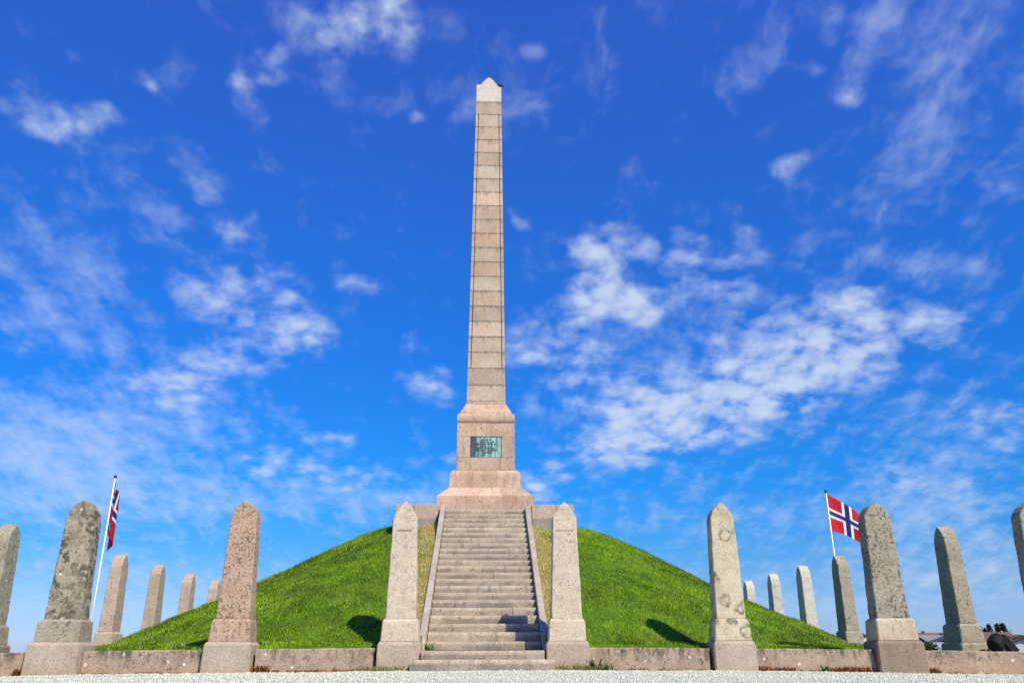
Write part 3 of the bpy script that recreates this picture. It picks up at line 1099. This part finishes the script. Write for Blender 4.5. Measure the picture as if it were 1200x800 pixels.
FR = [
    (-2.5, 'wide grey granite stone with heavy dark lichen mottling, left of the pink speckled stone', ('mottled', 'grey', 'rosegrey'), dict(wb=.315, wt=.245)),
    (-1.5, 'pink granite stone with dark specks, between the lichen mottled stone and the stairs', ('pink', 'pink', 'rosegrey'), dict(wb=.29, wt=.235)),
    (-.5, 'pale granite gate stone at the left foot of the staircase', ('pale', 'pale', 'rosegrey'), dict(text=('ROGALAND', 2.36, .046), pt=.62)),
    (.5, 'pale granite gate stone at the right foot of the staircase', ('pale', 'pale', 'rosegrey'), dict(text=('HORDALAND', 2.36, .052), pt=.62)),
    (1.5, 'cream stone with grey lichen rings on a pinkish base, right of the stairs', ('cream', 'cream', 'rosegrey'), dict(wb=.265, wt=.22, ha=.34)),
    (2.5, 'wide peppered grey stone with buff plinth and brown base, in front of the blowing flag', ('peppered', 'buff', 'brown'), dict(wb=.30, wt=.25)),
    (3.5, 'grey corner stone cut off by the right edge of the photo', ('grey', 'grey', 'brown'), dict()),
    (-3.5, 'beige corner stone at the left end of the front wall', ('beige', 'beige', 'rosegrey'), dict()),
]
for i, lab, ms, kw in FR:
    make_stone(lab, i * S, 0, 0, ms, **kw)
SIDE = {
    ('l', 1): ('brownish grey stone cut off by the left edge of the photo', ('grey', 'grey', 'brown')),
    ('l', 2): ('beige stone in the left row hidden behind the lichen mottled stone', ('beige', 'beige', 'rosegrey')),
    ('l', 3): ('rose beige stone right of the left flagpole, its foot in the grass', ('rose', 'rose', 'rosegrey')),
    ('l', 4): ('beige stone second from the left flagpole in the row behind the mound slope', ('beige', 'beige', 'rosegrey')),
    ('l', 5): ('slim stone with a black blotch, third right of the left flagpole behind the mound', ('rose', 'rose', 'rosegrey')),
    ('l', 6): ('small far stone just left of the pink speckled stone, behind the mound', ('rose', 'rose', 'rosegrey')),
    ('l', 7): ('far stone at the back left corner behind the pink speckled stone', ('rose', 'rose', 'rosegrey')),
    ('r', 1): ('grey stone with black shadowed side, beside the black floodlight', ('grey', 'grey', 'grey')),
    ('r', 2): ('grey stone in the right row hidden behind the wide peppered stone', ('grey', 'grey', 'grey')),
    ('r', 3): ('grey stone standing in front of the right flagpole', ('grey', 'grey', 'grey')),
    ('r', 4): ('whitish stone left of the right flagpole, rising behind the mound slope', ('white', 'white', 'rosegrey')),
    ('r', 5): ('white stone with grey lichen blotches, second left of the right flagpole', ('blotched', 'blotched', 'rosegrey')),
    ('r', 6): ('small far pale stone just right of the cream stone, behind the mound', ('white', 'white', 'rosegrey')),
    ('r', 7): ('far stone at the back right corner behind the cream stone', ('white', 'white', 'rosegrey')),
}
for (sd_, i), (lab, ms) in SIDE.items():
    sg = -1 if sd_ == 'l' else 1
    kw = dict(wb=.30, wt=.235, tb=.185, tt=.155, ha=.36, pt=.3)
    make_stone(lab, sg * 3.5 * S, i * S, sg * math.pi / 2, ms, **kw)

# ------------------------------------------------------------------ low wall between the stones
WL = ['low granite wall block running off the left edge of the photo',
      'granite wall block between the lichen mottled stone and the pink speckled stone',
      'blackened granite wall block between the pink speckled stone and the left gate stone', None,
      'granite wall block between the right gate stone and the cream stone',
      'granite wall block between the cream stone and the wide peppered stone',
      'granite wall block with white lichen spots running off the right edge of the photo']


def wall_block(x0, x1, label, x, y, rz, h=.365, d=.15, drop=None):
    bm = bmesh.new()
    nn = 8
    drop = drop or (lambda q_: 0)
    pr = [(-d, -.12), (-d, h - .02), (-d + .018, h), (d - .018, h), (d, h - .02), (d, -.12)]
    rings = []
    for i in range(nn + 1):
        q_ = x0 + (x1 - x0) * i / nn
        j1 = rnd.uniform(-.004, .004)
        rings.append([(q_, y_ + (j1 if z_ > 0 else 0), z_ + drop(q_) * (1 if z_ > 0 else 1) + (j1 if z_ > 0 else 0)) for y_, z_ in pr])
    loft(bm, rings)
    bmesh.ops.recalc_face_normals(bm, faces=bm.faces[:])
    o = bm_obj('kerb_wall', bm, M_wall, None, (x, y, 0))
    o.rotation_euler = (0, 0, rz)
    tag(o, label, 'low wall', 'low granite wall blocks between the stones')
    return o


for i, lab in enumerate(WL):
    if lab is None: continue
    xc = (i - 3) * S
    hw_l = .40 if i not in (1, 2, 6) else .47
    wall_block(-S / 2 + hw_l - .01, S / 2 - .435, lab, xc, 0, 0, drop=lambda q_, xc=xc: gdrop(xc + q_) * .8)
for sg, nm in ((-1, 'left'), (1, 'right')):
    for i in range(7):
        wall_block(-S / 2 + .43, S / 2 - .43, 'granite wall block in the %s side wall, number %d behind the front corner' % (nm, i + 1) if False else 'granite wall block in the %s row between two memorial stones, behind the front wall' % nm, sg * 3.5 * S, (i + .5) * S, math.pi / 2, h=.235, drop=lambda q_: 0)

# ------------------------------------------------------------------ weeds along the wall
def tufts(name, spots, cols, hmin, hmax, wid, label, cat, kind=None, spread=.05, per=22):
    P, C = [], []
    for (x_, y_, z_, s_) in spots:
        for _ in range(per):
            a_ = rs.uniform(0, 6.28)
            bx = np.array([x_ + rs.normal(0, spread), y_ - abs(rs.normal(0, spread * .6)), z_])
            h_ = rs.uniform(hmin, hmax) * s_
            ln = rs.uniform(.1, .9) * h_
            sd_ = np.array([math.cos(a_ + 1.57), math.sin(a_ + 1.57), 0]) * wid * rs.uniform(.5, 1.3)
            tp = bx + np.array([math.cos(a_) * ln, math.sin(a_) * ln, h_])
            md = bx + np.array([math.cos(a_) * ln * .4, math.sin(a_) * ln * .4, h_ * .55])
            P += [bx - sd_ * .6, bx + sd_ * .6, md + sd_, tp, md - sd_]
            c_ = np.array(cols[rs.randint(len(cols))]) * rs.uniform(.7, 1.2)
            C += [c_] * 5
    P = np.array(P)
    if kind is None:
        o0 = np.array([spots[0][0], spots[0][1], spots[0][2]])
        P = P - o0
    F = np.arange(len(P)).reshape(-1, 5)
    o = link(name, np_mesh(name, P, F, np.array(C)), tinted(name + ' leaves', .8, .2))
    if kind is None: o.location = tuple(o0)
    return tag(o, label, cat, kind=kind)


def along(px0, px1, nn, wgt):
    out = []
    for _ in range(nn):
        p_ = at(rs.uniform(px0, px1), 784, -.17)
        out.append((p_.x, -.165 - abs(rs.normal(0, .015)) , gdrop(p_.x) - .005, wgt * rs.uniform(.25, 1.45)))
    return out


sed = along(18, 34, 14, 1.3) + along(60, 100, 14, .5) + along(250, 300, 34, .8) + along(292, 312, 22, 1.2) + along(300, 440, 60, .45) + along(838, 858, 16, 1.0)
sed += along(880, 930, 52, 1.0) + along(930, 975, 16, .5) + along(975, 1030, 56, 1.05) + along(1085, 1100, 22, 1.2) + along(690, 830, 30, .4) + along(1100, 1200, 20, .35) + along(100, 240, 26, .35)
tufts('sedum', sed, [(.30, .09, .03), (.36, .15, .05), (.30, .19, .07), (.22, .06, .03)], .035, .085, .008, 'rust coloured low sedum growing along the foot of the granite wall', 'sedum', 'stuff', .03, 14)
dryg = [(x_, y_ - .26 if -1.9 < x_ < 1.9 else y_, z_, s_) for x_, y_, z_, s_ in along(445, 476, 26, .9) + along(652, 690, 34, 1.0) + along(415, 440, 14, .8) + along(690, 720, 12, .8) + along(1045, 1072, 14, .8)]
dryg = [(x_, -.33 if abs(abs(x_) - 1.465) < .42 else y_, z_, s_) for x_, y_, z_, s_ in dryg]
tufts('dry_grass', dryg, [(.42, .36, .16), (.34, .32, .12), (.25, .28, .08)], .03, .11, .005, 'thin dry grass at the feet of the gate stones', 'dry grass', 'stuff', .03, 10)


def weed(px, py, Y_, s_, label, zf=None, nl=30, sp_=.07):
    p_ = at(px, py, Y_)
    z_ = gdrop(p_.x) if zf is None else zf
    tufts('weed', [(p_.x, Y_, z_, s_)], [(.06, .14, .02), (.10, .20, .03), (.05, .10, .015)], .05, .24, .016, label, 'weed', None, sp_, nl)


weed(692, 784, -.2, 1.0, 'leafy green weed growing at the wall right of the right gate stone', nl=34)
weed(709, 785, -.2, .55, 'smaller low weed at the wall, right of the leafy weed by the gate stone', nl=22)
weed(499, 765, .46, .75, 'green weed growing at the left end of the third step', zf=.312, nl=34)
weed(968, 784, -.2, .5, 'small green weed at the foot of the wall left of the wide peppered stone', nl=22, sp_=.04)
stp = [(-.95 + .9 * rs.rand() ** 1.6 * 2, .535, .312, .35 * rs.uniform(.5, 1.2)) for _ in range(46)]
tufts('moss', stp, [(.26, .22, .08), (.16, .17, .05), (.30, .24, .12)], .03, .09, .006, 'sparse moss and dry weeds along the back of the second step', 'moss', 'stuff', .02, 6)


# ------------------------------------------------------------------ flags
M_white = plain('white paint', (.80, .80, .80), .4, var=.03)
M_red = plain('red flag cloth', (.44, .008, .018), .8, var=.08)
M_fwhite = plain('white flag cloth', (.78, .78, .78), .8, var=.04)
M_blue = plain('blue flag cloth', (.012, .022, .14), .8, var=.08)
M_knob = plain('dark knob', (.03, .03, .03), .4)


def flag_mesh(fn):
    nu, nv = 66, 48
    bm = bmesh.new()
    vs = [[bm.verts.new(fn(i / nu, j / nv)) for j in range(nv + 1)] for i in range(nu + 1)]
    for i in range(nu):
        for j in range(nv):
            f = bm.faces.new((vs[i][j], vs[i + 1][j], vs[i + 1][j + 1], vs[i][j + 1]))
            u, v = (i + .5) / nu * 22, (j + .5) / nv * 16
            f.material_index = 2 if (7 < u < 9 or 7 < v < 9) else 1 if (6 < u < 10 or 6 < v < 10) else 0
    return bm


def flagpole(px, py_top, Yd, label):
    t_ = at(px, py_top, Yd)
    root = empty('flagpole', (t_.x, Yd, -.21), label, 'flagpole', 'flagpoles beyond the side rows')
    h_ = t_.z + .21
    bm = bmesh.new()
    tube(bm, (0, 0, 0), (0, 0, h_ - .12), .042, .026, 14)
    bm_obj('pole', bm, M_white, root, smooth=True)
    bm = bmesh.new()
    bmesh.ops.create_uvsphere(bm, u_segments=12, v_segments=8, radius=.075, matrix=Matrix.Translation((0, 0, h_ - .07)))
    bm_obj('finial', bm, M_knob, root, smooth=True)
    bm = bmesh.new()
    add_box(bm, -.16, .16, -.16, .16, 0, .35, .02)
    bm_obj('foot', bm, M_white, root)
    return t_


t_ = flagpole(967.5, 574, 24.0, 'white flagpole at right carrying the outspread flag')
ox, oz = t_.x + .05, t_.z - .16


def right_flag(u, v):
    # v from bottom of hoist to top, u along the fly
    d_ = u * 2.45
    wv_ = .17 * math.sin(u * 7.5 + v * 1.8) * u ** .5 + .07 * math.sin(u * 15 + v * 3) * u
    return (ox + d_ * .96 + .05 * v * 0, 24.0 + d_ * .12 + wv_ * 1.3, oz - 1.80 * (1 - v) - d_ * (.36 + .24 * v) + .10 * math.sin(u * 6) * (1 - v) + wv_ * .12)


o = bm_obj('flag', flag_mesh(right_flag), [M_red, M_fwhite, M_blue], smooth=True)
tag(o, 'red flag with white and blue cross flying outspread behind the peppered stone', 'flag')
t_ = flagpole(135.5, 556.5, 22.0, 'white flagpole at left carrying the limp flag')
lx, lz = t_.x - .05, t_.z - .2


def left_flag(u, v):
    d_ = u * 2.45
    fold = .07 * math.sin(u * 11 + v * 2.5) * min(1, u * 3)
    return (lx + .10 - u * .52 + .04 * math.sin(math.pi * u) + fold, 22.0 + 1.75 * u + fold * 2, lz - 1.80 * (1 - v) - d_ * (.50 - .10 * v))


o = bm_obj('flag', flag_mesh(left_flag), [M_red, M_fwhite, M_blue], smooth=True)
tag(o, 'red flag with white and blue cross hanging limp above the left row of stones', 'flag')

# ------------------------------------------------------------------ floodlight by the right wall
p_ = at(1171, 750, 2.2)
fl = empty('floodlight', (p_.x - .02, 2.2, -.02), 'black ground floodlight with tilted visor behind the right end of the wall', 'floodlight')
M_black = plain('black lamp paint', (.006, .006, .007), .7)
M_steel = plain('grey steel', (.35, .36, .36), .5, .6)
bm = bmesh.new()
pr = [(-.02, .03), (.0, .14), (.08, .19), (.22, .215), (.33, .20), (.36, .17), (.37, .0)]
q = Vector((-.55, -.25, -.55)).to_track_quat('Z', 'Y')
rings = []
for z_, r_ in pr:
    r_ = max(r_, .004)
    rings.append([q @ Vector((r_ * math.cos(2 * math.pi * i / 18), r_ * math.sin(2 * math.pi * i / 18), z_ - .1)) for i in range(18)])
loft(bm, rings)
for v in bm.verts: v.co += Vector((-.02, 0, .64))
bm_obj('lamp_housing', bm, M_black, fl, smooth=False)
bm = bmesh.new()
add_box(bm, -.10, .10, -.18, .18, -.23, .25, .02)
o = bm_obj('visor', bm, M_black, fl)
o.location = (.20, -.02, .52)
o.rotation_euler = (0, R(-40), 0)
bm = bmesh.new()
tube(bm, (.08, 0, .55), (.27, 0, .0), .028, n=8)
tube(bm, (.08, .1, .55), (.20, .16, .0), .02, n=8)
add_box(bm, .0, .42, -.2, .2, -.02, .04, .01)
bm_obj('bracket', bm, M_steel, fl)
bm = bmesh.new()
bmesh.ops.create_uvsphere(bm, u_segments=10, v_segments=6, radius=.03, matrix=Matrix.Translation((.03, -.17, .83)))
bm_obj('knob', bm, M_steel, fl)

fl.scale = (.76, .76, .82)

# ------------------------------------------------------------------ houses and trees far off
H_mats = dict(
    white=plain('white boards', (.68, .68, .66), .7, var=.06), cream=plain('cream boards', (.55, .50, .40), .7, var=.06),
    navy=plain('navy boards', (.035, .05, .10), .7), brown=plain('brown boards', (.09, .055, .04), .7), grey=plain('grey boards', (.30, .30, .32), .7),
    redroof=plain('red tiles', (.20, .075, .05), .85, scale=2), brownroof=plain('brown tiles', (.16, .085, .065), .85, scale=2),
    greyroof=plain('grey slates', (.20, .19, .19), .85, scale=2), darkroof=plain('dark slates', (.06, .06, .075), .85, scale=2), paleroof=plain('pale sheet roof', (.30, .32, .32), .7),
    glass=plain('dark window glass', (.03, .04, .05), .15), trim=plain('white trim', (.75, .75, .74), .6, var=.03))


def house(px, py_ridge, Yd, Lx, Wy, eave, wallm, roofm, label, rz=0, wins=3, name='house', chimney=True, gable=False):
    t_ = at(px, py_ridge, Yd)
    root = empty(name, (t_.x, Yd, -.22), label, 'house', rz=rz)
    hr = t_.z + .22
    he = hr * eave
    bm = bmesh.new()
    b0 = bmesh.new()
    lx_, ly_ = Lx / 2, Wy / 2
    add_box(bm, -lx_, lx_, -ly_, ly_, -.3, he)
    for sx_ in (-1, 1):
        vs = [bm.verts.new((sx_ * lx_ * .999, -ly_, he)), bm.verts.new((sx_ * lx_ * .999, ly_, he)), bm.verts.new((sx_ * lx_ * .999, 0, hr - .1))]
        bm.faces.new(vs)
    b0.free()
    bm_obj('wall', bm, H_mats[wallm], root)
    bm = bmesh.new()
    o_ = .35
    k_ = (hr - he) / ly_
    for sy_ in (-1, 1):
        A = [(-lx_ - o_, 0, hr), (lx_ + o_, 0, hr), (lx_ + o_, sy_ * (ly_ + o_), he - o_ * k_), (-lx_ - o_, sy_ * (ly_ + o_), he - o_ * k_)]
        lo = [bm.verts.new(Vector(p__) + Vector((0, 0, .02))) for p__ in A]
        hi = [bm.verts.new(Vector(p__) + Vector((0, 0, .17))) for p__ in A]
        bm.faces.new(lo); bm.faces.new(hi)
        for i in range(4): bm.faces.new((lo[i], lo[(i + 1) % 4], hi[(i + 1) % 4], hi[i]))
    bmesh.ops.recalc_face_normals(bm, faces=bm.faces[:])
    rf = bm_obj('roof', bm, H_mats[roofm], root)
    if chimney:
        bm = bmesh.new()
        add_box(bm, lx_ * .3, lx_ * .3 + .5, -.25, .25, hr - .4, hr + .55)
        bm_obj('chimney', bm, H_mats['brown'], rf)
    for i in range(wins):
        xx_ = -lx_ + Lx * (i + .5) / wins
        for (u0, dx_) in ((0, 0),):
            bm = bmesh.new()
            add_box(bm, xx_ - .6, xx_ + .6, -ly_ - .06, -ly_ + .02, he * .42, he * .85)
            wn = bm_obj('window', bm, H_mats['trim'], root)
            bm = bmesh.new()
            add_box(bm, xx_ - .48, xx_ + .48, -ly_ - .08, -ly_ - .055, he * .47, he * .80)
            bm_obj('pane', bm, H_mats['glass'], wn)
    return root


house(1072, 742, 175, 11, 8, .62, 'brown', 'redroof', 'long house with red tiled roof right of the wide peppered stone', wins=3)
house(1096, 744.5, 150, 7.5, 8, .55, 'navy', 'greyroof', 'dark house with brownish grey roof beside the long red roofed house', wins=2, rz=R(8))
house(1113, 745, 140, 8, 7, .62, 'navy', 'darkroof', 'blue house with white trimmed gable left of the grey shadowed stone', rz=R(75), wins=2)
house(1101, 754, 75, 5.5, 6, .5, 'white', 'paleroof', 'low garage with pale grey roof just above the wall', wins=1, chimney=False, name='garage')
house(1150, 741, 190, 13, 8, .66, 'cream', 'brownroof', 'house with brown red roof right of the grey shadowed stone, behind the floodlight', wins=4)
house(1148, 747.5, 130, 9, 6, .6, 'white', 'redroof', 'nearer white house with low red roof behind the floodlight', wins=3, chimney=False)
house(1197, 748, 120, 8, 6.5, .58, 'white', 'redroof', 'white gabled house with red roof at the right edge of the photo', rz=R(62), wins=2)
house(1196, 744, 330, 16, 9, .6, 'white', 'darkroof', 'far pale house beyond the red roofed house at the right edge', wins=3)
house(1013, 744, 210, 6, 6, .5, 'white', 'darkroof', 'small white gabled house right of the stone below the right flag', rz=R(80), wins=1)
house(975, 743, 230, 6, 6, .6, 'white', 'greyroof', 'tiny white house peeping out left of the stone below the right flag', rz=R(70), wins=1, chimney=False)


def leaf_cloud(nleaf, fn, size, c0, c1):
    P, C = [], []
    for _ in range(nleaf):
        p_, sh_ = fn()
        d_ = rs.normal(0, 1, (3, 3)) * size
        P += [p_ + d_[0], p_ + d_[1], p_ + d_[2]]
        q_ = rs.rand()
        C += [np.array(c0) * (1 - q_) + np.array(c1) * q_] * 3
    return np.array(P), np.arange(len(P)).reshape(-1, 3), np.array(C)


M_leaf = tinted('needles', .8, .15)
M_bark = plain('bark', (.07, .05, .035), .9)


def conifer(px, py_top, Yd, wide, label):
    t_ = at(px, py_top, Yd)
    hgt = t_.z + .22
    wide *= 1.5
    root = empty('conifer', (t_.x, Yd, -.22), label, 'tree', 'dark conifers beyond the houses')
    bm = bmesh.new()
    tube(bm, (0, 0, 0), (0, 0, hgt * .97), .16, .02, 8)
    for k_ in range(22):
        z_ = hgt * (.12 + .8 * k_ / 22)
        a_ = k_ * 2.4
        r_ = wide * (1 - z_ / hgt) * .8 + .1
        tube(bm, (0, 0, z_), (math.cos(a_) * r_, math.sin(a_) * r_, z_ - .12 * r_), .035, .01, 5)
    bm_obj('trunk', bm, M_bark, root)

    def fn():
        q_ = rs.rand() ** .75
        lay = (q_ * 11) % 1
        rr_ = wide * (1 - q_ * .80) * (1.1 - .55 * lay) * math.sqrt(rs.rand()) * rs.uniform(.6, 1.15)
        a_ = rs.rand() * 6.28
        rr_ *= .75 + .35 * math.sin(3 * a_ + q_ * 20)
        return np.array([math.cos(a_) * rr_, math.sin(a_) * rr_, hgt * (.06 + .96 * q_) - rr_ * .2]), 1
    P, F, C = leaf_cloud(1800, fn, .20, (.012, .028, .014), (.035, .06, .022))
    link('crown', np_mesh('crown', P, F, C), M_leaf, root)


for k_, (px_, py_, Yd, wd_, lab) in enumerate([
        (1149.5, 735, 260, 1.2, 'short slim conifer right beside the grey shadowed stone'),
        (1154, 736.5, 255, 1.2, 'lowest narrow conifer in the group left of the floodlight'),
        (1158.5, 732, 250, 2.2, 'pointed conifer with open crown above the brown red roof'),
        (1168, 731.5, 245, 2.4, 'tall conifer rising left behind the floodlight'),
        (1174.5, 731, 240, 3.2, 'broad dense conifer, widest of the group above the floodlight')]):
    conifer(px_, py_, Yd, wd_, lab)


def bush(px, py_top, Yd, rx, ry, label, name='bush', c0=(.02, .045, .012), c1=(.06, .10, .025), nl=900, zb=-.22, sz=.10):
    t_ = at(px, py_top, Yd)
    hgt = t_.z - zb
    root = empty(name, (t_.x, Yd, zb), label, 'bush')

    def fn():
        u = rs.normal(0, 1, 3)
        u /= np.linalg.norm(u)
        r_ = rs.rand() ** .4 * (.8 + .25 * math.sin(u[0] * 7 + u[2] * 5) + .1 * math.sin(u[1] * 13))
        return np.array([u[0] * rx * r_, u[1] * ry * r_, hgt * (.5 + .5 * u[2] * r_)]), 1
    P, F, C = leaf_cloud(nl, fn, sz, c0, c1)
    link('foliage', np_mesh('foliage', P, F, C), M_leaf, root)
    bm = bmesh.new()
    for k_ in range(6):
        a_ = k_ * 1.05
        tube(bm, (0, 0, 0), (math.cos(a_) * rx * .5, math.sin(a_) * ry * .5, hgt * .7), .04, .01, 5)
    bm_obj('stems', bm, M_bark, root)


bush(1080, 750.5, 60, 1.25, 1.2, 'dark green hedge bush left of the low garage', nl=1800)
bush(1183, 743, 150, 4.0, 3, 'broad leafy bush sloping down right of the conifers', nl=2200, sz=.2)
bush(1160, 755, 22, .6, .6, 'dark shrub on the ground left of the floodlight', nl=1500, sz=.05)
bush(1011, 750, 24, .55, .5, 'small green bush right of the stone below the right flag', nl=1500, sz=.04, c0=(.05, .09, .02), c1=(.11, .16, .04))
